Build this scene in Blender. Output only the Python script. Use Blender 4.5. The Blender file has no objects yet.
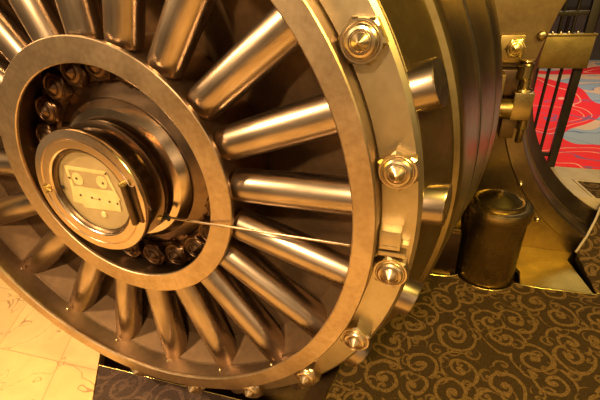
import bpy, bmesh, math, random
from mathutils import Vector, Matrix
random.seed(4)
PI = math.pi
C = bpy.context.scene.collection
ZF = -1.2          # floor level with the door centre at z = 0
OFF = 1.2          # everything is lifted so that the floor lies at z = 0

# ------------------------------------------------------------------ materials
class NT:
    def __init__(s, name):
        s.m = bpy.data.materials.new(name); s.m.use_nodes = True
        s.t = s.m.node_tree; s.n = s.t.nodes; s.l = s.t.links
        s.b = s.n['Principled BSDF']
    def node(s, typ, ins=None, **kw):
        n = s.n.new(typ)
        for k, v in kw.items(): setattr(n, k, v)
        for k, v in (ins or {}).items(): s.put(n.inputs[k], v)
        return n
    def put(s, sock, v):
        if isinstance(v, bpy.types.NodeSocket): s.l.new(v, sock)
        elif isinstance(v, bpy.types.Node): s.l.new(v.outputs[0], sock)
        else: sock.default_value = v
    def math(s, op, a, b=0.0, c=0.0):
        n = s.node('ShaderNodeMath', operation=op)
        s.put(n.inputs[0], a); s.put(n.inputs[1], b); s.put(n.inputs[2], c)
        return n.outputs[0]
    def ramp(s, fac, stops, interp='LINEAR'):
        n = s.node('ShaderNodeValToRGB', {'Fac': fac}); r = n.color_ramp; r.interpolation = interp
        while len(r.elements) < len(stops): r.elements.new(0.5)
        for e, (p, c) in zip(r.elements, stops): e.position = p; e.color = (*c, 1)
        return n.outputs['Color']
    def mix(s, fac, a, b, blend='MIX'):
        n = s.node('ShaderNodeMix', data_type='RGBA', blend_type=blend)
        s.put(n.inputs['Factor'], fac); s.put(n.inputs[6], a); s.put(n.inputs[7], b)
        return n.outputs[2]
    def noise(s, scale, detail=4, rough=.55, vec=None, dist=0.0):
        n = s.node('ShaderNodeTexNoise', {'Scale': scale, 'Detail': detail, 'Roughness': rough, 'Distortion': dist})
        s.put(n.inputs['Vector'], vec if vec is not None else s.coord())
        return n.outputs['Fac']
    def coord(s):
        if not hasattr(s, '_c'): s._c = s.node('ShaderNodeTexCoord')
        return s._c.outputs['Object']

def c4(c): return (*c, 1)
def metal(name, c1, c2, rough=.3, spread=.12, scale=5.0, aniso=0.0, streak=None, bump=.02, metallic=1.0):
    t = NT(name)
    v = t.coord()
    if streak:
        mp = t.node('ShaderNodeMapping', {'Vector': v, 'Scale': streak}); v = mp.outputs[0]
    n1 = t.noise(scale, 6, .62, v); n2 = t.noise(scale*9, 4, .6, v); n3 = t.noise(scale*.5, 3, .5, t.coord(), 1.2)
    f = t.math('MULTIPLY_ADD', n1, .6, t.math('MULTIPLY', n2, .4))
    col = t.ramp(f, [(.32, c2), (.6, c1)])
    col = t.mix(t.ramp(n3, [(.42, (0, 0, 0)), (.75, (.45,)*3)]), col, c4(tuple(x*.62 for x in c2)))
    t.put(t.b.inputs['Base Color'], col)
    t.b.inputs['Metallic'].default_value = metallic
    t.put(t.b.inputs['Roughness'], t.math('MULTIPLY_ADD', n1, spread*2, rough-spread))
    if aniso:
        t.b.inputs['Anisotropic'].default_value = aniso
        tg = t.node('ShaderNodeTangent', direction_type='RADIAL', axis='Y')
        t.put(t.b.inputs['Tangent'], tg.outputs[0])
    if bump:
        b = t.node('ShaderNodeBump', {'Strength': bump*5, 'Distance': .002, 'Height': n2})
        t.put(t.b.inputs['Normal'], b.outputs[0])
    return t.m

M = {}
M['bezel'] = metal('bronze_face', (.60, .455, .30), (.38, .265, .155), .37, .07, 6, bump=.03)
M['flange'] = metal('flange_steel', (.54, .44, .29), (.42, .335, .205), .38, .06, 4, bump=.02)
M['drum'] = metal('drum_steel', (.42, .315, .15), (.27, .195, .09), .32, .06, 4, aniso=.5)
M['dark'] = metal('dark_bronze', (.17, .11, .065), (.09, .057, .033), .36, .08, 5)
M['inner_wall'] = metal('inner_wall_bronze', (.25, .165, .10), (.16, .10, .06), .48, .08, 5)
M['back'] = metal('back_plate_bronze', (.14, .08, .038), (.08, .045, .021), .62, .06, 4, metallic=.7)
M['bar'] = metal('bar_steel', (.55, .425, .31), (.33, .245, .17), .28, .06, 5, streak=(.35, 2.2, 2.2), bump=.02)
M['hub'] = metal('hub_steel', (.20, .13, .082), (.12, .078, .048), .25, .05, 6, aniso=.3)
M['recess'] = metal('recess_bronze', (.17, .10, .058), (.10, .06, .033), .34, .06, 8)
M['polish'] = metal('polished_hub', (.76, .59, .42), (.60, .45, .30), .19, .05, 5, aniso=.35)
M['nut'] = metal('nut_steel', (.62, .49, .32), (.48, .37, .23), .30, .03, 14, bump=0)
M['brass'] = metal('brass', (.80, .62, .22), (.62, .45, .13), .26, .08, 8)
M['oldbrass'] = metal('old_brass', (.36, .26, .085), (.23, .16, .05), .36, .08, 7)
M['plate'] = metal('wall_bronze', (.22, .15, .062), (.14, .09, .036), .42, .08, 3.5, bump=.04)
M['jamb'] = metal('jamb_bronze', (.30, .215, .11), (.20, .14, .065), .34, .08, 4)
M['pillar'] = metal('pillar_bronze', (.46, .35, .14), (.31, .23, .085), .27, .06, 5)
M['floorbrass'] = metal('floor_brass', (.78, .60, .17), (.62, .46, .11), .42, .06, 4)
M['iron'] = metal('black_iron', (.035, .026, .018), (.018, .013, .009), .45, .1, 6, metallic=.6)
M['pit'] = metal('pit_metal', (.20, .11, .04), (.07, .04, .02), .5, .1, 3, metallic=.5)

t = NT('cream_enamel')
n = t.noise(20)
t.put(t.b.inputs['Base Color'], t.ramp(n, [(.35, (.60, .50, .26)), (.65, (.70, .60, .35))]))
t.b.inputs['Roughness'].default_value = .35
M['cream'] = t.m
t = NT('dial_backing')
n = t.noise(12)
t.put(t.b.inputs['Base Color'], t.ramp(n, [(.3, (.36, .28, .17)), (.7, (.46, .37, .235))]))
t.b.inputs['Metallic'].default_value = .15; t.b.inputs['Roughness'].default_value = .45
M['backing'] = t.m
t = NT('porthole_glass')
t.n.remove(t.b)
gl = t.node('ShaderNodeBsdfGlossy', {'Color': (1, 1, 1, 1), 'Roughness': .12})
tr = t.node('ShaderNodeBsdfTransparent', {'Color': (.95, .93, .87, 1)})
fr = t.node('ShaderNodeLayerWeight', {'Blend': .5})
mx = t.node('ShaderNodeMixShader', {0: t.math('MULTIPLY_ADD', t.math('POWER', fr.outputs['Facing'], 4.0), .35, .025), 1: tr.outputs[0], 2: gl.outputs[0]})
t.l.new(mx.outputs[0], t.n['Material Output'].inputs[0])
M['glass'] = t.m

def scroll_carpet(name, base1, base2, line, amt=1.0):
    """brown carpet woven with gold scrolls: spirals in noise-jittered cells"""
    t = NT(name)
    v = t.coord()
    nv = t.node('ShaderNodeTexNoise', {'Scale': 5.0, 'Detail': 2.0, 'Vector': v})
    off = t.node('ShaderNodeVectorMath', {0: nv.outputs['Color'], 1: (.5, .5, .5)}, operation='SUBTRACT')
    off2 = t.node('ShaderNodeVectorMath', {0: off.outputs[0]}, operation='SCALE'); off2.inputs['Scale'].default_value = .07
    w = t.node('ShaderNodeVectorMath', {0: v, 1: off2.outputs[0]}, operation='ADD').outputs[0]
    def layer(scale, seed, turns, width, lim):
        mp = t.node('ShaderNodeMapping', {'Vector': w, 'Location': (seed, seed*.7, 0), 'Scale': (1, 1, 0)})
        vo = t.node('ShaderNodeTexVoronoi', {'Vector': mp.outputs[0], 'Scale': scale, 'Randomness': .75}, voronoi_dimensions='2D')
        d = t.node('ShaderNodeVectorMath', {0: mp.outputs[0], 1: vo.outputs['Position']}, operation='SUBTRACT')
        sx = t.node('ShaderNodeSeparateXYZ', {0: d.outputs[0]})
        cr = t.node('ShaderNodeSeparateColor', {0: vo.outputs['Color']})
        ang = t.math('ARCTAN2', sx.outputs[1], sx.outputs[0])
        sg = t.math('SIGN', t.math('SUBTRACT', cr.outputs[0], .5))
        ang = t.math('MULTIPLY', t.math('DIVIDE', ang, 2*PI), sg)
        r = t.math('MULTIPLY', vo.outputs['Distance'], turns)
        ph = t.math('FRACT', t.math('ADD', t.math('ADD', ang, r), cr.outputs[1]))
        q = t.math('ABSOLUTE', t.math('SUBTRACT', ph, .5))
        ln = t.math('LESS_THAN', q, width)
        inside = t.math('LESS_THAN', vo.outputs['Distance'], lim)
        core = t.math('LESS_THAN', vo.outputs['Distance'], .09)
        return t.math('MULTIPLY', t.math('MAXIMUM', ln, core), inside)
    a = layer(5.0, .3, 3.2, .15, .62)
    b = layer(9.0, 3.1, 2.4, .15, .42)
    m = t.math('MAXIMUM', a, t.math('MULTIPLY', b, .8))
    g = t.noise(160, 2, .7); g2 = t.noise(2.5, 3)
    m = t.math('MULTIPLY', m, t.math('MULTIPLY_ADD', g, 2.0, -.45)); m = t.math('MAXIMUM', m, 0.0)
    m = t.math('MULTIPLY', m, amt)
    base = t.mix(t.ramp(g, [(.3, (0, 0, 0)), (.7, (1, 1, 1))]), c4(base1), c4(base2))
    base = t.mix(t.math('MULTIPLY', g2, .5), base, c4(tuple(x*.7 for x in base1)))
    t.put(t.b.inputs['Base Color'], t.mix(m, base, c4(line)))
    t.b.inputs['Roughness'].default_value = .95
    t.b.inputs['Specular IOR Level'].default_value = .1
    t.put(t.b.inputs['Normal'], t.node('ShaderNodeBump', {'Strength': .5, 'Distance': .004, 'Height': g}).outputs[0])
    return t.m
M['carpet'] = scroll_carpet('scroll_carpet', (.026, .015, .006), (.075, .044, .016), (.21, .118, .04))
M['carpet2'] = scroll_carpet('panel_carpet', (.035, .022, .018), (.09, .055, .042), (.17, .10, .07), .6)

# colourful carpet inside the vault
t = NT('colourful_carpet')
v = t.coord()
mp = t.node('ShaderNodeMapping', {'Vector': v, 'Scale': (.42, .34, 1), 'Rotation': (0, 0, .5)})
n1 = t.noise(1.9, 1, .3, mp.outputs[0], .7)
n2 = t.noise(1.1, 1.5, .3, t.node('ShaderNodeMapping', {'Vector': v, 'Location': (7, 3, 0)}).outputs[0], 1.0)
base = t.ramp(n2, [(0, (.30, .36, .44)), (.46, (.62, .42, .28)), (.54, (.66, .44, .30)), (.60, (.28, .34, .42))], 'CONSTANT')
red = t.ramp(n1, [(0, (0, 0, 0)), (.49, (1, 1, 1)), (.535, (1, 1, 1)), (1, (1, 1, 1))], 'CONSTANT')
col = t.mix(red, base, (.80, .012, .022, 1))
ln = t.ramp(n1, [(0, (0, 0, 0)), (.555, (1, 1, 1)), (.565, (0, 0, 0)), (.61, (1, 1, 1)), (.617, (0, 0, 0))], 'CONSTANT')
col = t.mix(ln, col, (.85, .35, .22, 1))
ln2 = t.ramp(n2, [(0, (0, 0, 0)), (.40, (1, 1, 1)), (.412, (0, 0, 0)), (.60, (1, 1, 1)), (.612, (0, 0, 0))], 'CONSTANT')
col = t.mix(t.math('MULTIPLY', ln2, .7), col, (.06, .11, .28, 1))
t.put(t.b.inputs['Base Color'], col); t.b.inputs['Roughness'].default_value = .9
M['colour'] = t.m

# cream marble tiles cut on the diagonal
t = NT('marble_tiles')
v = t.coord(); sx = t.node('ShaderNodeSeparateXYZ', {0: v})
def linefam(p, q, spacing):
    dx, dy = q[0]-p[0], q[1]-p[1]; L = math.hypot(dx, dy); nx, ny = -dy/L, dx/L
    d0 = nx*p[0]+ny*p[1]
    s = t.math('ADD', t.math('MULTIPLY', sx.outputs[0], nx), t.math('MULTIPLY_ADD', sx.outputs[1], ny, -d0))
    return t.math('DIVIDE', s, spacing)
f1 = linefam((-1.194, -.001), (-.502, .052), .44)
f2 = linefam((-.754, .037), (-.636, -.177), .42)
def groove(f):
    a = t.math('FRACT', t.math('ADD', f, .5)); return t.math('LESS_THAN', t.math('ABSOLUTE', t.math('SUBTRACT', a, .5)), .008)
gr = t.math('MAXIMUM', groove(f1), groove(f2))
cell = t.node('ShaderNodeCombineXYZ', {0: t.math('FLOOR', f1), 1: t.math('FLOOR', f2)})
wn = t.node('ShaderNodeTexWhiteNoise', {'Vector': cell.outputs[0]}, noise_dimensions='2D')
cl = t.noise(6, 6, .6, None, .8)
base = t.mix(wn.outputs['Value'], (.58, .41, .18, 1), (.68, .49, .22, 1))
base = t.mix(t.ramp(cl, [(.35, (0, 0, 0)), (.75, (.6,)*3)]), base, (.50, .31, .15, 1))
vn = t.noise(2.2, 4, .58, t.node('ShaderNodeMapping', {'Vector': v, 'Location': (2.3, .4, 0)}).outputs[0], .6)
vein = t.math('LESS_THAN', t.math('ABSOLUTE', t.math('SUBTRACT', vn, .5)), .0035)
base = t.mix(t.math('MULTIPLY', vein, .85), base, (.30, .16, .08, 1))
base = t.mix(t.math('MULTIPLY', gr, .8), base, (.38, .25, .12, 1))
sp = t.noise(22, 2, .5, t.node('ShaderNodeMapping', {'Vector': v, 'Scale': (1, 1.8, 1)}).outputs[0])
base = t.mix(t.math('GREATER_THAN', sp, .765), base, (.10, .07, .04, 1))
t.put(t.b.inputs['Base Color'], base)
t.put(t.b.inputs['Roughness'], t.math('MULTIPLY_ADD', cl, .2, .22))
M['marble'] = t.m
t = NT('pale_stone')
n = t.noise(9, 5)
t.put(t.b.inputs['Base Color'], t.ramp(n, [(.3, (.42, .32, .21)), (.7, (.54, .43, .30))])); t.b.inputs['Roughness'].default_value = .35
M['stone'] = t.m
t = NT('dim_wall')
n = t.noise(3, 4)
t.put(t.b.inputs['Base Color'], t.ramp(n, [(.3, (.035, .028, .024)), (.7, (.065, .05, .042))])); t.b.inputs['Roughness'].default_value = .6
M['dim'] = t.m

# ------------------------------------------------------------------ mesh helpers
def link(name, bm, mat, root=None, smooth=None, at=(0, 0, 0), rot=None):
    """bmesh in place coordinates -> one mesh object; `at` is its origin"""
    me = bpy.data.meshes.new(name)
    bmesh.ops.recalc_face_normals(bm, faces=bm.faces)
    bm.to_mesh(me); bm.free()
    me.materials.append(mat)
    if smooth is not None:
        for p in me.polygons: p.use_smooth = True
        me.set_sharp_from_angle(angle=math.radians(smooth))
    o = bpy.data.objects.new(name, me); C.objects.link(o)
    o.location = Vector(at)
    if rot: o.rotation_euler = rot
    if root is not None:
        o.parent = root
        o.location = Vector(at) - world_of(root)
    else:
        o.location.z += OFF
    return o
def world_of(o):
    v = Vector((0, 0, 0)); q = o
    while q.parent is not None: v += q.location; q = q.parent
    return v + q.location - Vector((0, 0, OFF))
def tag(o, label, cat, group=None, kind=None):
    o['label'] = label; o['category'] = cat
    if group: o['group'] = group
    if kind: o['kind'] = kind
    return o
def thing(name, label, cat, loc, group=None):
    o = bpy.data.objects.new(name, None); C.objects.link(o)
    o.location = Vector(loc) + Vector((0, 0, OFF)); o.empty_display_size = .1
    return tag(o, label, cat, group)
def rebase(bm, at):
    bmesh.ops.translate(bm, verts=bm.verts, vec=-Vector(at)); return bm

def lathe(prof, n=128, axis='Y', closed=True, bm=None):
    """revolve (r, a) pairs about the Y or Z axis; closed = loop the profile"""
    bm = bm or bmesh.new(); rings = []
    for r, a in prof:
        if r < 1e-6:
            v = bm.verts.new((0, a, 0) if axis == 'Y' else (0, 0, a)); rings.append([v]*n); continue
        ring = []
        for k in range(n):
            th = 2*PI*k/n
            ring.append(bm.verts.new((r*math.cos(th), a, r*math.sin(th)) if axis == 'Y' else (r*math.cos(th), r*math.sin(th), a)))
        rings.append(ring)
    m = len(rings)
    for i in range(m if closed else m-1):
        A, B = rings[i], rings[(i+1) % m]
        for k in range(n):
            q = []
            for v in (A[k], A[(k+1) % n], B[(k+1) % n], B[k]):
                if v not in q: q.append(v)
            if len(q) >= 3: bm.faces.new(q)
    return bm
def box(bm, x0, x1, y0, y1, z0, z1, bev=0, mat=None):
    g = bmesh.ops.create_cube(bm, size=1)
    vs = g['verts']
    for v in vs: v.co = Vector((x0+(v.co.x+.5)*(x1-x0), y0+(v.co.y+.5)*(y1-y0), z0+(v.co.z+.5)*(z1-z0)))
    if bev:
        es = set(e for v in vs for e in v.link_edges)
        r = bmesh.ops.bevel(bm, geom=list(es), offset=bev, segments=2, affect='EDGES', profile=.6)
        vs = list(set(v for f in r['faces'] for v in f.verts) | set(v for v in vs if v.is_valid))
    if mat is not None:
        bmesh.ops.transform(bm, matrix=mat, verts=[v for v in vs if v.is_valid])
    return bm
def bbox(*a, **k): return box(bmesh.new(), *a, **k)
def prism(pts, z0, z1, bm=None):
    bm = bm or bmesh.new()
    a = [bm.verts.new((*p, z0)) for p in pts]; b = [bm.verts.new((*p, z1)) for p in pts]
    bm.faces.new(a); bm.faces.new(b)
    for i in range(len(pts)):
        j = (i+1) % len(pts); bm.faces.new((a[i], a[j], b[j], b[i]))
    return bm
def tube(pts, r, n=10, bm=None, caps=True):
    bm = bm or bmesh.new(); pts = [Vector(p) for p in pts]; rings = []
    for i, p in enumerate(pts):
        d = (pts[min(i+1, len(pts)-1)]-pts[max(i-1, 0)]).normalized()
        u = d.orthogonal().normalized() if i == 0 else (u - d*u.dot(d)).normalized()
        w = d.cross(u); rr = r[i] if isinstance(r, (list, tuple)) else r
        rings.append([bm.verts.new(p+(u*math.cos(2*PI*k/n)+w*math.sin(2*PI*k/n))*rr) for k in range(n)])
    for A, B in zip(rings, rings[1:]):
        for k in range(n): bm.faces.new((A[k], A[(k+1) % n], B[(k+1) % n], B[k]))
    if caps: bm.faces.new(rings[0]); bm.faces.new(rings[-1])
    return bm

# ------------------------------------------------------------------ THE VAULT DOOR (axis = y, face towards -y)
door = thing('vault_door', 'huge round bronze and steel vault door with radial locking bars, swung open over the tiles', 'vault door', (0, .55, ZF))
# stepped drum: flange seat, conical plug, three rear rims with dark seams
link('door_drum', lathe([(.48, .50), (.50, .50), (.76, .30), (.93, .262), (1.0005, .245), (1.0005, .096), (1.09, .096), (1.098, .125), (1.112, .135), (1.190, .298), (1.208, .306), (1.217, .318),
      (1.226, .345), (1.245, .43), (1.262, .50), (1.276, .56), (1.276, .572), (1.255, .578), (1.255, .592), (1.283, .600), (1.300, .66), (1.322, .74), (1.340, .82), (1.350, .865), (1.330, .872), (1.330, .886), (1.353, .893),
      (1.372, .945), (1.388, 1.0), (1.388, 1.10), (1.30, 1.14), (1.24, 1.16), (.3, 1.16), (.3, .9), (.3, .6)], 224), M['drum'], door, 22)
link('rim_seam', lathe([(1.262, .569), (1.280, .569), (1.2845, .597), (1.262, .597)], 224), M['iron'], door, 20)
link('rim_seam', lathe([(1.335, .866), (1.3515, .866), (1.3545, .892), (1.335, .892)], 224), M['iron'], door, 20)
# flat ring that carries the hex nuts
link('nut_flange', lathe([(1.006, .118), (1.006, .076), (1.101, .076), (1.113, .087), (1.113, .112), (1.106, .118)], 224), M['flange'], door, 30)
# raised outer ring
link('outer_ring', lathe([(.938, -.001), (.996, -.001), (1.000, .003), (1.000, .128), (.9996, .128), (.996, .014), (.937, .014), (.934, .010), (.934, .003)], 224), M['bezel'], door, 30)
# inside wall of the ring with its chamfer down to the back plate
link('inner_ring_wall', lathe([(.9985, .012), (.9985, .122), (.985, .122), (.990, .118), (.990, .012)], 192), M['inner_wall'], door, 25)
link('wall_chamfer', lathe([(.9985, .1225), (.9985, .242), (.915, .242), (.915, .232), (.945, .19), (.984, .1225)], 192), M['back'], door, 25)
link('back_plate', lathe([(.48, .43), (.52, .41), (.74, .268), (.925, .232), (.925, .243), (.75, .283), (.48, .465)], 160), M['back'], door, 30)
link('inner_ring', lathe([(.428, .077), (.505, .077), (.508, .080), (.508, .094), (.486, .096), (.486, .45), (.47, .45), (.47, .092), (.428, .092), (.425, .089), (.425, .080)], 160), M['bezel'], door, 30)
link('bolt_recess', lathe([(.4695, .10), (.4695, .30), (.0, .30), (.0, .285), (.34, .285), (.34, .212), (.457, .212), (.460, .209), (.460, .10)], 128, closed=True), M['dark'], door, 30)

# radial locking bars, one through the drum every 18 degrees
def bar_mesh():
    R = .066
    prof = [(0, .488), (.050, .488), (.0555, .4905), (.058, .496), (.059, .510), (.0635, .80), (.0635, .95), (.064, 1.0), (.064, 1.175), (.0615, 1.180), (0, 1.180)]
    bm = lathe(prof, 40, axis='Z', closed=False)
    bmesh.ops.rotate(bm, verts=bm.verts, cent=(0, 0, 0), matrix=Matrix.Rotation(PI/2, 3, 'Y'))   # along +x
    for v in bm.verts:
        if v.co.x > 1.1: v.co.x += .20*v.co.y           # end face cut on the slant of the plug
    return bm
bar0 = link('locking_bar', bar_mesh(), M['bar'], door, 35, at=(0, .168, 0))
bar_angles = [35.4, 18.3, 0.9, -17.8, -36.4, -53.8, -71.9, -89.9, -107.0, -124.6, -142.8, -161, -179, 163, 143, 125.2, 107.7, 89.9, 72.4, 54.2]
def spin(o, deg):  # angle in the x-z plane, + towards z
    o.rotation_euler = (0, -math.radians(deg), 0)
for i, a in enumerate(bar_angles):
    b = bar0 if i == 0 else bar0.copy()
    if i: C.objects.link(b); b.parent = door
    spin(b, a)
# small collars / oil holes at the bars' far ends are rivets along the ring wall
def rivet_mesh():
    bm = lathe([(0, -.009), (.005, -.007), (.0085, 0), (.0085, .004), (0, .004)], 12, 'Y', closed=False)
    bmesh.ops.rotate(bm, verts=bm.verts, cent=(0, 0, 0), matrix=Matrix.Rotation(-PI/2, 3, 'Z'))  # head to -x
    bmesh.ops.translate(bm, verts=bm.verts, vec=(.988, 0, 0)); return bm
rv0 = link('rivet', rivet_mesh(), M['nut'], door, 60, at=(0, .09, 0))
for k in range(20):
    r = rv0 if k == 0 else rv0.copy()
    if k: C.objects.link(r); r.parent = door
    spin(r, -143.6+17.9*k)

# hex nuts with grooved washer and conical tip
def nut_mesh(s=1.0, h=1.0):
    """hex with chamfered corners under a ringed dome and a conical tip, axis -y"""
    bm = bmesh.new(); R = .0565*s; H = .040*s*h
    rings = []
    for y, cut in ((0, 0), (-H*.86, 0), (-H, .0035*s)):
        ring = []
        for k in range(24):
            th = 2*PI*k/24; e = R*math.cos(PI/6)/math.cos((th % (PI/3))-PI/6)
            e = min(e, R-cut*2.4 if cut else e)
            ring.append(bm.verts.new((e*math.cos(th), y, e*math.sin(th))))
        rings.append(ring)
    bm.faces.new(rings[0]); bm.faces.new(rings[-1])
    for A, B in zip(rings, rings[1:]):
        for k in range(24): bm.faces.new((A[k], A[(k+1) % 24], B[(k+1) % 24], B[k]))
    g = [(0, .030), (.0425, .036), (.0430, .0425), (.0415, .0445), (.0400, .0425), (.0385, .0425), (.0375, .0460), (.0330, .0505), (.0275, .0525), (.0262, .0490), (.0248, .0490), (.0240, .0535), (.0228, .0545), (.0218, .0520), (.0206, .0520), (.0200, .0540), (.003, .0690), (0, .0697)]
    lathe([(r*s, -y*s*h) for r, y in g], 48, 'Y', closed=False, bm=bm)
    return bm
nut0 = link('hex_nut', nut_mesh(1.02, 1.03), M['nut'], door, 18, at=(0, .077, 0))
nspin = random.Random(7)
for k in [k for k in range(20) if k not in (8, 9, 10)]:
    n_ = nut0 if k == 0 else nut0.copy()
    if k: C.objects.link(n_); n_.parent = door
    th = math.radians(27.2-17.95*k); r = 1.0555
    n_.location = Vector((r*math.cos(th), .077, r*math.sin(th))) - world_of(door)
    n_.rotation_euler = (0, [.08, .38, .30, .62, .1, .4, .9, .6][k % 8], 0)
cone0 = link('recess_bolt', nut_mesh(1.08, .72), M['recess'], door, 32, at=(0, .212, 0))
for k in range(20):
    n_ = cone0 if k == 0 else cone0.copy()
    if k: C.objects.link(n_); n_.parent = door
    th = math.radians(-89+18*k); r = .402
    n_.location = Vector((r*math.cos(th), .212, r*math.sin(th))) - world_of(door)
    n_.rotation_euler = (0, .3*k, 0)

# latch block on the flange
lt = link('flange_latch', bbox(1.006, 1.066, .032, .078, -.074, -.012, bev=.003), M['flange'], door, 30, at=(0, 0, 0))
bm = bbox(.9995+.004, 1.082, .045, .0775, -.106, -.090, bev=.002); box(bm, 1.066, 1.088, .045, .0775, -.067, -.058, bev=.001); box(bm, 1.012, 1.058, .029, .036, -.070, -.060, bev=.001)
link('latch_slot', bbox(1.016, 1.056, .0305, .0335, -.068, -.060), M['iron'], lt, None)
link('latch_rail', bm, M['flange'], lt, 30)

# ------------------------------------------------------------------ hub and porthole
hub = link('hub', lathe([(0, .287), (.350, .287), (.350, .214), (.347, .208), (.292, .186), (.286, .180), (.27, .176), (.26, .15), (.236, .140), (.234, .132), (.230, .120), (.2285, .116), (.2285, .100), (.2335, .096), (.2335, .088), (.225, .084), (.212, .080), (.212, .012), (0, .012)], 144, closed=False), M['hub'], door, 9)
link('hub_collar', lathe([(.289, .184), (.289, .176), (.262, .146), (.236, .1385), (.234, .150), (.255, .176), (.27, .188), (.287, .188)], 144), M['polish'], hub, 9)
pf = link('porthole_frame', lathe([(.236, .010), (.236, -.010), (.233, -.0155), (.207, -.017), (.205, -.014), (.202, -.014), (.200, -.017), (.172, -.0165), (.168, -.014), (.163, -.005), (.1615, .004), (.1615, .020), (.158, .024), (.158, .0115), (.20, .0115), (.22, .013)], 144), M['polish'], hub, 30)
link('porthole_rim', lathe([(.1655, -.0115), (.1625, -.002), (.1555, .0035), (.154, .003), (.154, .001), (.159, -.003), (.163, -.0125)], 128), M['dark'], hub, 30)
link('porthole_glass', lathe([(0, .0015), (.1615, .0015), (.1615, .0035), (0, .0035)], 96, closed=False), M['glass'], hub, 30)
link('mechanism_backing', lathe([(0, .0085), (.160, .0085), (.160, .0115), (0, .0115)], 96, closed=False), M['backing'], hub, 30)
# lock mechanism plate behind the glass
def xz(pts, y0, y1, bm=None):
    bm = bm or bmesh.new()
    a = [bm.verts.new((p[0], y0, p[1])) for p in pts]; b = [bm.verts.new((p[0], y1, p[1])) for p in pts]
    bm.faces.new(a); bm.faces.new(b)
    for i in range(len(pts)):
        j = (i+1) % len(pts); bm.faces.new((a[i], a[j], b[j], b[i]))
    return bm
bm = xz([(-.100, .092), (.085, .086), (.0855, .074), (-.088, .079)], .0045, .008)
xz([(-.100, .092), (-.088, .079), (-.088, .012), (-.104, .000)], .0045, .008, bm)
xz([(.085, .086), (.103, .012), (.092, .014), (.0735, .0745)], .0045, .008, bm)
xz([(-.104, .000), (-.088, .0125), (.103, .012), (.112, -.020), (.104, -.020), (.100, -.068), (-.070, -.073), (-.075, -.058), (-.118, -.054)], .0042, .008, bm)
link('mechanism_plate', bm, M['cream'], hub)
link('mechanism_window', xz([(-.089, .080), (.075, .0755), (.094, .013), (-.089, .0115)], .0066, .0084), M['backing'], hub)
for x, z, r in ((-.058, .045, .024), (.052, .043, .024)):
    dl = link('mechanism_dial', rebase(lathe([(0, .0048), (r, .0048), (r, .0066), (0, .0066)], 40, closed=False), (0, 0, 0)), M['cream'], hub, at=(x, 0, z))
for x, z in ((-.062, .046), (.056, .040), (-.070, -.022), (-.018, -.026), (.016, -.028), (.060, -.032), (.094, -.036), (-.095, .045)):
    link('mechanism_screw', lathe([(0, .0030), (.0045, .0032), (.0052, .0044), (0, .0044)], 14, closed=False), M['dark'], hub, 40, at=(x, 0, z))
link('mechanism_tab', xz([(-.012, -.026), (.006, -.026), (.006, -.031), (-.012, -.031)], .0034, .0044), M['backing'], hub)
link('mechanism_knob', lathe([(0, .0022), (.010, .0024), (.012, .0045), (.012, .0088), (0, .0088)], 24, closed=False), M['cream'], hub, 40, at=(.012, 0, -.092))
link('glass_stop', lathe([(0, .0002), (.008, .0004), (.009, .002), (0, .0022)], 20, closed=False), M['iron'], hub, 40, at=(-.146, 0, .004))
# hinge of the glass cover and the clasp opposite it
hg = link('porthole_hinge', tube([(.180, -.028, .062), (.186, -.028, -.085)], .0115, 20), M['dark'], hub, 50)
link('hinge_cap', tube([(.1795, -.028, .0625), (.1790, -.028, .070), (.1786, -.028, .075)], [.014, .013, .005], 20), M['brass'], hub, 50)
link('hinge_leaf', bbox(.180, .214, -.0215, -.0155, -.082, .058, bev=.001), M['dark'], hub, 30)
bm = tube([(-.196, -.015, .004), (-.196, -.028, .004)], .008, 14); tube([(-.196, -.024, .004), (-.172, -.0225, -.004)], [.006, .004], 10, bm); tube([(-.206, -.022, .014), (-.200, -.022, -.014)], .005, 10, bm)
link('porthole_clasp', bm, M['brass'], hub, 50)
# thin stay rod from hub to outer ring
rod = link('stay_rod', tube([(.205, .098, -.128), (.930, -.006, -.051)], .0046, 12), M['bar'], door, 50)
bm = tube([(.186, .093, -.130), (.226, .094, -.126)], .0085, 14); tube([(.214, .098, -.112), (.216, .098, -.142)], .0055, 10, bm)
link('rod_clamp', bm, M['iron'], rod, 50)
link('rod_stud', tube([(.180, .10, -.118), (.192, .082, -.126)], .009, 12), M['brass'], rod, 50)

# ------------------------------------------------------------------ SETTING: floor, pit, wall
def struct(name, bm, m, smooth=None):
    o = link(name, bm, m, None, smooth); o['kind'] = 'structure'; return o
struct('floor', prism([(-4.5, -4.5), (4.6, -4.5), (4.6, -.425), (-.134, -.425), (-.381, -.097), (-.517, .081), (-.70, .32), (-1.05, .60), (-1.75, .60), (-1.75, 1.93), (-4.5, 1.93)], ZF-.08, ZF), M['marble'])
struct('floor_pit', prism([(-2.0, -3.0), (4.6, -3.0), (4.6, 2.1), (-2.0, 2.1)], ZF-.42, ZF-.34), M['pit'])

cp = thing('carpet_panel', 'dark carpet inset with thin brass edge, in the marble floor under the door', 'carpet', (-.1, -.4, ZF))
pan = [(-.509, .081), (.62, .148), (.62, -.42), (-.125, -.42), (-.372, -.097)]
link('carpet_pile', prism(pan, ZF-.05, ZF+.002), M['carpet2'], cp)
link('brass_edge', tube([(.62, .149, ZF), (-.511, .083, ZF), (-.376, -.097, ZF), (-.130, -.42, ZF)], .0042, 8), M['brass'], cp, 50)

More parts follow.
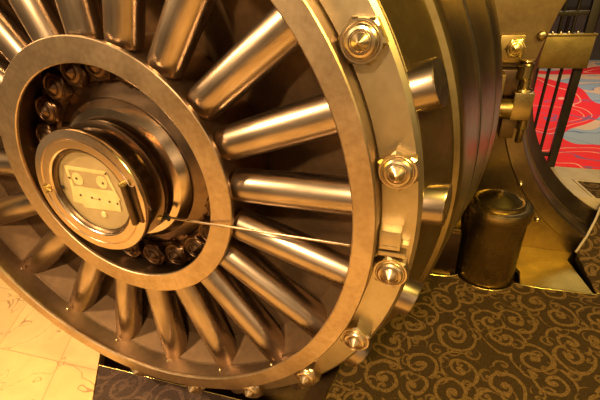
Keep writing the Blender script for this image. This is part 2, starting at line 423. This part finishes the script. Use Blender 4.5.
PC = (1.563, 1.525); PR = .186
arc = []
for k in range(15):
    a = math.radians(207+ (337-207)*k/14); arc.append((PC[0]+(PR+.012)*math.cos(a), PC[1]+(PR+.012)*math.sin(a)))
edge = [(.783, .435), (.80, .62), (.93, 1.30), (1.05, 1.378), (1.30, 1.398), (1.345, 1.412)] + arc + [(1.90, 1.440), (2.225, 1.470)]
rc = thing('scroll_carpet', 'dark brown carpet with gold scrolls and brass trim, cut around the short pillar', 'carpet', (1.6, 0, ZF))
link('carpet_pile', prism([(.750, -.42), (.761, .26)] + edge + [(4.6, 1.474), (4.6, -.42)], ZF-.05, ZF+.003), M['carpet'], rc)
link('brass_edge', tube([(p[0], p[1], ZF+.003) for p in [(.749, -.42), (.760, .26)] + edge], .0048, 8), M['brass'], rc, 50)

# bronze facade with the round vault opening
OX, OZ = 2.93, .06
def facade(x0, x1, z0, z1, y0, y1, cx, r, n=128):
    bm = bmesh.new(); z0 -= OZ; z1 -= OZ; A = []; B = []; A2 = []; B2 = []
    for k in range(n):
        th = 2*PI*k/n + .0001; c, s = math.cos(th), math.sin(th)
        tx = ((x1-cx)/c if c > 0 else (x0-cx)/c); tz = ((z1)/s if s > 0 else (z0)/s)
        q = min(tx, tz)
        A.append(bm.verts.new((cx+r*c, y0, r*s))); B.append(bm.verts.new((cx+q*c, y0, q*s)))
        A2.append(bm.verts.new((cx+r*c, y1, r*s))); B2.append(bm.verts.new((cx+q*c, y1, q*s)))
    for k in range(n):
        j = (k+1) % n
        bm.faces.new((A[k], A[j], B[j], B[k])); bm.faces.new((A2[k], A2[j], B2[j], B2[k]))
        bm.faces.new((A[k], A[j], A2[j], A2[k])); bm.faces.new((B[k], B[j], B2[j], B2[k]))
    bmesh.ops.translate(bm, verts=bm.verts, vec=(0, 0, OZ))
    return bm
struct('wall_back', facade(-4.5, 5.2, ZF-.42, 2.2, 1.93, 2.12, OX, 1.41), M['plate'])
fr = lathe([(1.408, 1.935), (1.408, 1.926), (1.402, 1.921), (1.308, 1.923), (1.304, 1.930), (1.303, 1.940), (1.320, 1.944), (1.320, 1.953), (1.298, 1.957), (1.276, 2.062), (1.295, 2.066), (1.295, 2.077), (1.266, 2.081), (1.197, 2.235), (1.19, 2.245), (1.19, 2.27), (1.46, 2.27), (1.46, 2.11), (1.408, 2.11)], 192)
bmesh.ops.translate(fr, verts=fr.verts, vec=(OX, 0, OZ))
struct('trim_1', fr, M['jamb'], 25)
for i_, (ra, ya, yb) in enumerate(((1.3045, 1.936, 1.960), (1.280, 2.058, 2.084))):
    sm = lathe([(ra, ya), (ra+.03, ya), (ra+.03, yb), (ra-.006, yb)], 160)
    bmesh.ops.translate(sm, verts=sm.verts, vec=(OX, 0, OZ)); struct('trim_%d' % (i_+3), sm, M['iron'], 25)
bt0 = None
for x, z in ((1.743, -.675), (1.905, -.945)):
    o = link('facade_bolt', lathe([(0, -.032), (.008, -.030), (.017, -.020), (.021, -.008), (.021, .004), (0, .004)], 20, closed=False), M['nut'] if z < .2 else M['plate'], None, 50, at=(x, 1.93, z))
    tag(o, {-.675: 'round bolt head on the bronze wall above the pillar top', -.945: 'round bolt head low on the bronze wall between pillar and stepped frame',
            -.35: 'round bolt head on the bronze wall behind the door rim'}[z], 'bolt', 'bolts in the bronze wall')

# polished floor plate in front of the wall
link_o = link('floor_plate', prism([(1.10, 1.42), (1.34, 1.425), (1.345, 1.62), (1.47, 1.74), (1.63, 1.75), (1.76, 1.66), (1.80, 1.60), (1.785, 1.452), (2.205, 1.478), (2.135, 1.826), (2.19, 1.928), (1.10, 1.928)], ZF-.03, ZF+.001), M['floorbrass'])
tag(link_o, 'polished yellow brass floor plate beside the short pillar', 'floor plate')

# short round pillar with a conical cap
pil = thing('bronze_pillar', 'short thick bronze pillar with a pointed conical cap, beside the vault door', 'pillar', (PC[0], PC[1], ZF))
def zl(prof, **k):
    return lathe(prof, 96, 'Z', closed=False)
pz = -.635
link('pillar_body', zl([(0, ZF-.33), (PR-.004, ZF-.33), (PR-.004, ZF+.02), (PR-.003, pz-.09), (PR+.010, pz-.082), (PR+.014, pz-.03), (PR+.006, pz-.006), (PR-.014, pz), (0, pz)]), M['pillar'], pil, 25, at=(PC[0], PC[1], 0))
link('pillar_cap', zl([(0, pz-.001), (0.152, pz-.001), (0.152, pz+.016), (0.142, pz+.020), (0.130, pz+.016), (0.119, pz+.022), (.08, pz+.052), (.012, pz+.079), (0, pz+.081)]), M['pillar'], pil, 25, at=(PC[0], PC[1], 0))

# low bearing block between pillar and door rim
bb = thing('bearing_block', 'low dark bronze block between the short pillar and the door rim', 'block', (1.25, 1.62, ZF))
link('block_body', bbox(1.02, 1.372, 1.44, 1.80, ZF-.33, -.86, bev=.012), M['dark'], bb, 30, at=(0, 0, 0))
link('block_cap', bbox(1.03, 1.365, 1.45, 1.79, -.862, -.835, bev=.008), M['pillar'], bb, 30, at=(0, 0, 0))

# crane hinge behind the door rim
hi = thing('door_hinge', 'bronze crane hinge of the vault door with bolt plate, pin and knuckles', 'hinge', (1.6, 1.75, -.32))
link('hinge_arm', bbox(1.18, 1.47, 1.60, 1.74, -.16, .13, bev=.01), M['plate'], hi, 30, at=(0, 0, 0))
hpl = link('hinge_plate', xz([(1.33, .10), (1.44, .10), (1.47, .135), (1.615, .135), (1.642, .175), (1.70, .42), (1.735, .52), (1.98, 1.15), (1.98, 1.5), (1.33, 1.5)], 1.845, 1.885), M['plate'], hi)
bp = link('bolt_plate', bbox(1.425, 1.555, 1.79, 1.842, .165, .318, bev=.006), M['oldbrass'], hi, 30, at=(0, 0, 0))
link('plate_nut', nut_mesh(1.0, .5), M['brass'], bp, 32, at=(1.512, 1.79, .248))
link('plate_bolt', lathe([(0, -.028), (.020, -.026), (.026, -.020), (.026, .004), (0, .004)], 24, closed=False), M['pillar'], hpl, 50, at=(1.643, 1.845, .309))
link('upper_knuckle', zl([(0, .185), (.038, .185), (.040, .178), (.036, .165), (.040, .155), (.046, .150), (.048, .085), (.044, .078), (0, .078)]), M['pillar'], hi, 30, at=(1.588, 1.77, 0))
link('hinge_pin', zl([(0, .09), (.034, .09), (.034, .025), (.048, .020), (.052, .006), (.040, 0), (0, 0)]), M['pillar'], hi, 30, at=(1.600, 1.77, 0))
link('knuckle_block', bbox(1.548, 1.655, 1.70, 1.85, -.158, .008, bev=.006), M['pillar'], hi, 30, at=(0, 0, 0))
bo = lathe([(0, 0), (.060, 0), (.062, .004), (.062, .08), (0, .08)], 48, 'Y', closed=False)
bmesh.ops.rotate(bo, verts=bo.verts, cent=(0, 0, 0), matrix=Matrix.Rotation(-PI/2, 3, 'Z'))
link('hinge_boss', bo, M['oldbrass'], hi, 40, at=(1.470, 1.75, -.10))
link('lower_knuckle', zl([(0, -.155), (.030, -.155), (.034, -.16), (.034, -.225), (.022, -.232), (.022, -.310), (.018, -.318), (0, -.318)]), M['oldbrass'], hi, 30, at=(1.636, 1.77, 0))
link('hinge_bracket', bbox(1.44, 1.56, 1.76, 1.925, -.02, .13, bev=.006), M['dark'], hi, 30, at=(0, 0, 0))
link('lower_bracket', bbox(1.52, 1.60, 1.78, 1.925, -.30, -.158, bev=.006), M['plate'], hi, 30, at=(0, 0, 0))

# ------------------------------------------------------------------ through the opening: ramp, gate, room behind
def slab(path, dz):
    """path: list of (xl, xr, y, z): ramp strip with thickness"""
    bm = bmesh.new(); T = []; B = []
    for xl, xr, y, z in path:
        T.append((bm.verts.new((xl, y, z)), bm.verts.new((xr, y, z)))); B.append((bm.verts.new((xl, y, z-dz)), bm.verts.new((xr, y, z-dz))))
    for i in range(len(path)-1):
        bm.faces.new((T[i][0], T[i][1], T[i+1][1], T[i+1][0])); bm.faces.new((B[i][0], B[i][1], B[i+1][1], B[i+1][0]))
        bm.faces.new((T[i][0], T[i+1][0], B[i+1][0], B[i][0])); bm.faces.new((T[i][1], T[i+1][1], B[i+1][1], B[i][1]))
    bm.faces.new((*T[0], B[0][1], B[0][0])); bm.faces.new((*T[-1], B[-1][1], B[-1][0]))
    return bm
path = [(2.226, 4.3, 1.485, ZF+.004), (2.165, 4.3, 1.80, -1.108), (2.255, 3.6, 1.95, -1.048), (2.33, 3.52, 2.10, -.99), (2.40, 3.45, 2.265, -.925)]
rp = thing('carpeted_ramp', 'carpeted ramp rising into the round vault opening, pale metal strip on its edge', 'ramp', (2.9, 1.9, ZF))
link('carpet_pile', slab(path, .012), M['carpet'], rp)
link('ramp_side', slab([(a+.004, b, c, d-.0125) for a, b, c, d in path], .05), M['iron'], rp)
link('edge_strip', tube([(p[0]-.004, p[2], p[3]+.004) for p in path[1:]], .008, 10), M['stone'], rp, 50)
link('brass_nosing', tube([(2.226, 1.482, ZF+.006), (4.3, 1.482, ZF+.006)], .005, 8), M['brass'], rp, 50)

ZI = -.90
mat = thing('doorway_mat', 'brown scroll mat with pale frame just inside the vault opening', 'mat', (2.9, 2.5, ZI))
link('mat_pile', prism([(2.355, 2.285), (3.4, 2.285), (3.4, 2.575), (2.30, 2.575)], ZI-.02, ZI+.004), M['carpet'], mat)
link('mat_frame', prism([(2.325, 2.285), (2.345, 2.285), (2.288, 2.585), (3.4, 2.585), (3.4, 2.605), (2.265, 2.605)], ZI-.02, ZI+.008), M['stone'], mat)
struct('trim_2', prism([(1.6, 2.275), (4.2, 2.275), (4.2, 2.88), (1.6, 2.88)], ZI-.30, ZI), M['stone'])
struct('floor_inner', prism([(.6, 2.88), (9.0, 2.88), (9.0, 10.0), (.6, 10.0)], ZI-.34, ZI-.02), M['iron'])
cc = link('patterned_carpet', prism([(1.4, 2.90), (8.5, 2.90), (8.5, 9.3), (1.4, 9.3)], ZI-.025, ZI-.001), M['colour'])
tag(cc, 'bright red, grey blue and beige patterned carpet in the room beyond the gate', 'carpet')
struct('wall_inner', bbox(.6, 9.0, 9.6, 9.7, ZI, 2.4), M['dim'])

gate = thing('security_gate', 'dark iron bar gate with a broad brass lock box in the vault doorway', 'gate', (2.1, 2.87, ZI))
link('gate_post', bbox(2.125, 2.185, 2.85, 2.91, ZI, 1.3, bev=.004), M['iron'], gate, 30, at=(0, 0, 0))
b0 = None
for x in (1.70, 1.785, 1.87, 1.955, 2.045):
    if b0 is None: b0 = link('gate_bar', tube([(0, 0, -.86), (0, 0, 1.3)], .0125, 12), M['iron'], gate, 50, at=(x, 2.88, 0))
    else:
        b = b0.copy(); C.objects.link(b); b.parent = gate; b.location = Vector((x, 2.88, 0)) - world_of(gate)
for z in (-.79, .36):
    link('gate_rail', bbox(1.66, 2.13, 2.868, 2.892, z-.018, z+.018, bev=.003), M['iron'], gate, 30, at=(0, 0, 0))
lb = link('lock_box', bbox(1.70, 2.195, 2.80, 2.86, -.035, .215, bev=.006), M['oldbrass'], gate, 30, at=(0, 0, 0))
link('box_lip', bbox(1.69, 2.20, 2.79, 2.865, .205, .222, bev=.003), M['oldbrass'], lb, 30, at=(0, 0, 0))
s0 = None
for x in (1.90, 1.955, 2.01, 2.07):
    o = link('box_stud', lathe([(0, .018), (.006, .016), (.009, .008), (.009, 0), (0, 0)], 14, 'Z', closed=False), M['nut'], lb, 50, at=(x, 2.81, .222))
# dark cabinet far behind the bars
fc = thing('far_railing', 'dark railing far back across the patterned carpet', 'railing', (4.6, 9.0, ZI))
link('railing_rail', bbox(1.8, 8.4, 8.96, 9.04, .05, .13, bev=.01), M['iron'], fc, 30, at=(0, 0, 0))
link('railing_panel', bbox(1.8, 8.4, 9.05, 9.10, ZI, .0), M['dim'], fc, None, at=(0, 0, 0))
r0 = None
for k in range(14):
    if r0 is None: r0 = link('railing_post', tube([(0, 0, ZI), (0, 0, .06)], .03, 12), M['iron'], fc, 50, at=(2.0, 9.0, 0))
    else:
        b = r0.copy(); C.objects.link(b); b.parent = fc; b.location = Vector((2.0+.48*k, 9.0, 0)) - world_of(fc)

# ------------------------------------------------------------------ light
def area(name, loc, target, size, power, col, sy=None):
    L = bpy.data.lights.new(name, 'AREA'); L.energy = power; L.color = col; L.size = size
    if sy: L.shape = 'RECTANGLE'; L.size_y = sy
    else: L.shape = 'DISK'
    o = bpy.data.objects.new(name, L); C.objects.link(o)
    o.location = Vector(loc) + Vector((0, 0, OFF))
    o.rotation_euler = (Vector(target)-Vector(loc)).to_track_quat('-Z', 'Y').to_euler()
    return o
WARM = (1.0, .68, .34); YEL = (1.0, .74, .16)
area('unseen_light', (-1.5, -1.5, 2.2), (-.9, -.8, -1.2), .30, 205, WARM)
area('unseen_light', (.9, -2.6, 2.3), (.2, -1.1, -1.2), .30, 190, WARM)
area('unseen_light', (-2.5, -.35, 1.95), (0, .1, 0), .22, 38, WARM)  # unseen light added for glints on the hub collar and streaks on bars
area('unseen_light', (2.7, -.3, 2.0), (1.6, 1.1, -1.0), .30, 115, YEL)
area('inner_lamp', (2.3, 5.6, 2.25), (3.2, 5.2, -.9), 1.2, 95, (1, .80, .60))

w = bpy.data.worlds.new('interior'); bpy.context.scene.world = w; w.use_nodes = True
nt = w.node_tree; bg = nt.nodes['Background']
tc = nt.nodes.new('ShaderNodeTexCoord')
no = nt.nodes.new('ShaderNodeTexNoise'); no.inputs['Scale'].default_value = 3.4; no.inputs['Detail'].default_value = 2
nt.links.new(tc.outputs['Generated'], no.inputs['Vector'])
def wramp(sock, stops):
    r = nt.nodes.new('ShaderNodeValToRGB'); nt.links.new(sock, r.inputs['Fac']); cr = r.color_ramp
    while len(cr.elements) < len(stops): cr.elements.new(.5)
    for e, (p, c) in zip(cr.elements, stops): e.position = p; e.color = (*c, 1)
    return r.outputs[0]
def wmath(op, a, b):
    m = nt.nodes.new('ShaderNodeMath'); m.operation = op
    for k, x in enumerate((a, b)):
        if isinstance(x, (int, float)): m.inputs[k].default_value = x
        else: nt.links.new(x, m.inputs[k])
    return m.outputs[0]
sp_ = nt.nodes.new('ShaderNodeSeparateXYZ'); nt.links.new(tc.outputs['Generated'], sp_.inputs[0])
patch = wramp(no.outputs['Fac'], [(.46, (0, 0, 0)), (.58, (1, 1, 1))])                      # made-up noise patches of light for the metal to reflect
band = wramp(sp_.outputs[2], [(.02, (.15,)*3), (.20, (1,)*3), (.50, (.9,)*3), (.72, (.06,)*3)])   # brightest above eye level
front = wramp(wmath('MULTIPLY', sp_.outputs[1], -1.0), [(-.0, (.04,)*3), (.45, (1,)*3)])    # the hall lies in front of the vault wall
amount = wmath('MULTIPLY', wmath('MULTIPLY', patch, band), front)
mixw = nt.nodes.new('ShaderNodeMix'); mixw.data_type = 'RGBA'
nt.links.new(amount, mixw.inputs['Factor']); mixw.inputs[6].default_value = (.045, .029, .014, 1); mixw.inputs[7].default_value = (3.0, 2.0, 1.05, 1)
nt.links.new(mixw.outputs[2], bg.inputs['Color']); bg.inputs['Strength'].default_value = .68

# ------------------------------------------------------------------ camera (22.8 mm, leaning over the door)
cam = bpy.data.cameras.new('camera'); co = bpy.data.objects.new('camera', cam); C.objects.link(co)
cam.sensor_width = 36; cam.lens = 380.597/600*36; cam.clip_start = .02
R = Matrix(((0.94324583, -0.11631875, 0.31105828), (0.32867242, 0.46110723, -0.82422968), (-0.04755786, 0.87968748, 0.47316824)))
co.matrix_world = Matrix.Translation((1.11753262, -.88465458, .58087765+OFF)) @ R.to_4x4()
sc = bpy.context.scene; sc.camera = co
sc.view_settings.view_transform = 'Standard'; sc.view_settings.look = 'None'
sc.view_settings.exposure = 0.0; sc.view_settings.gamma = 1.0
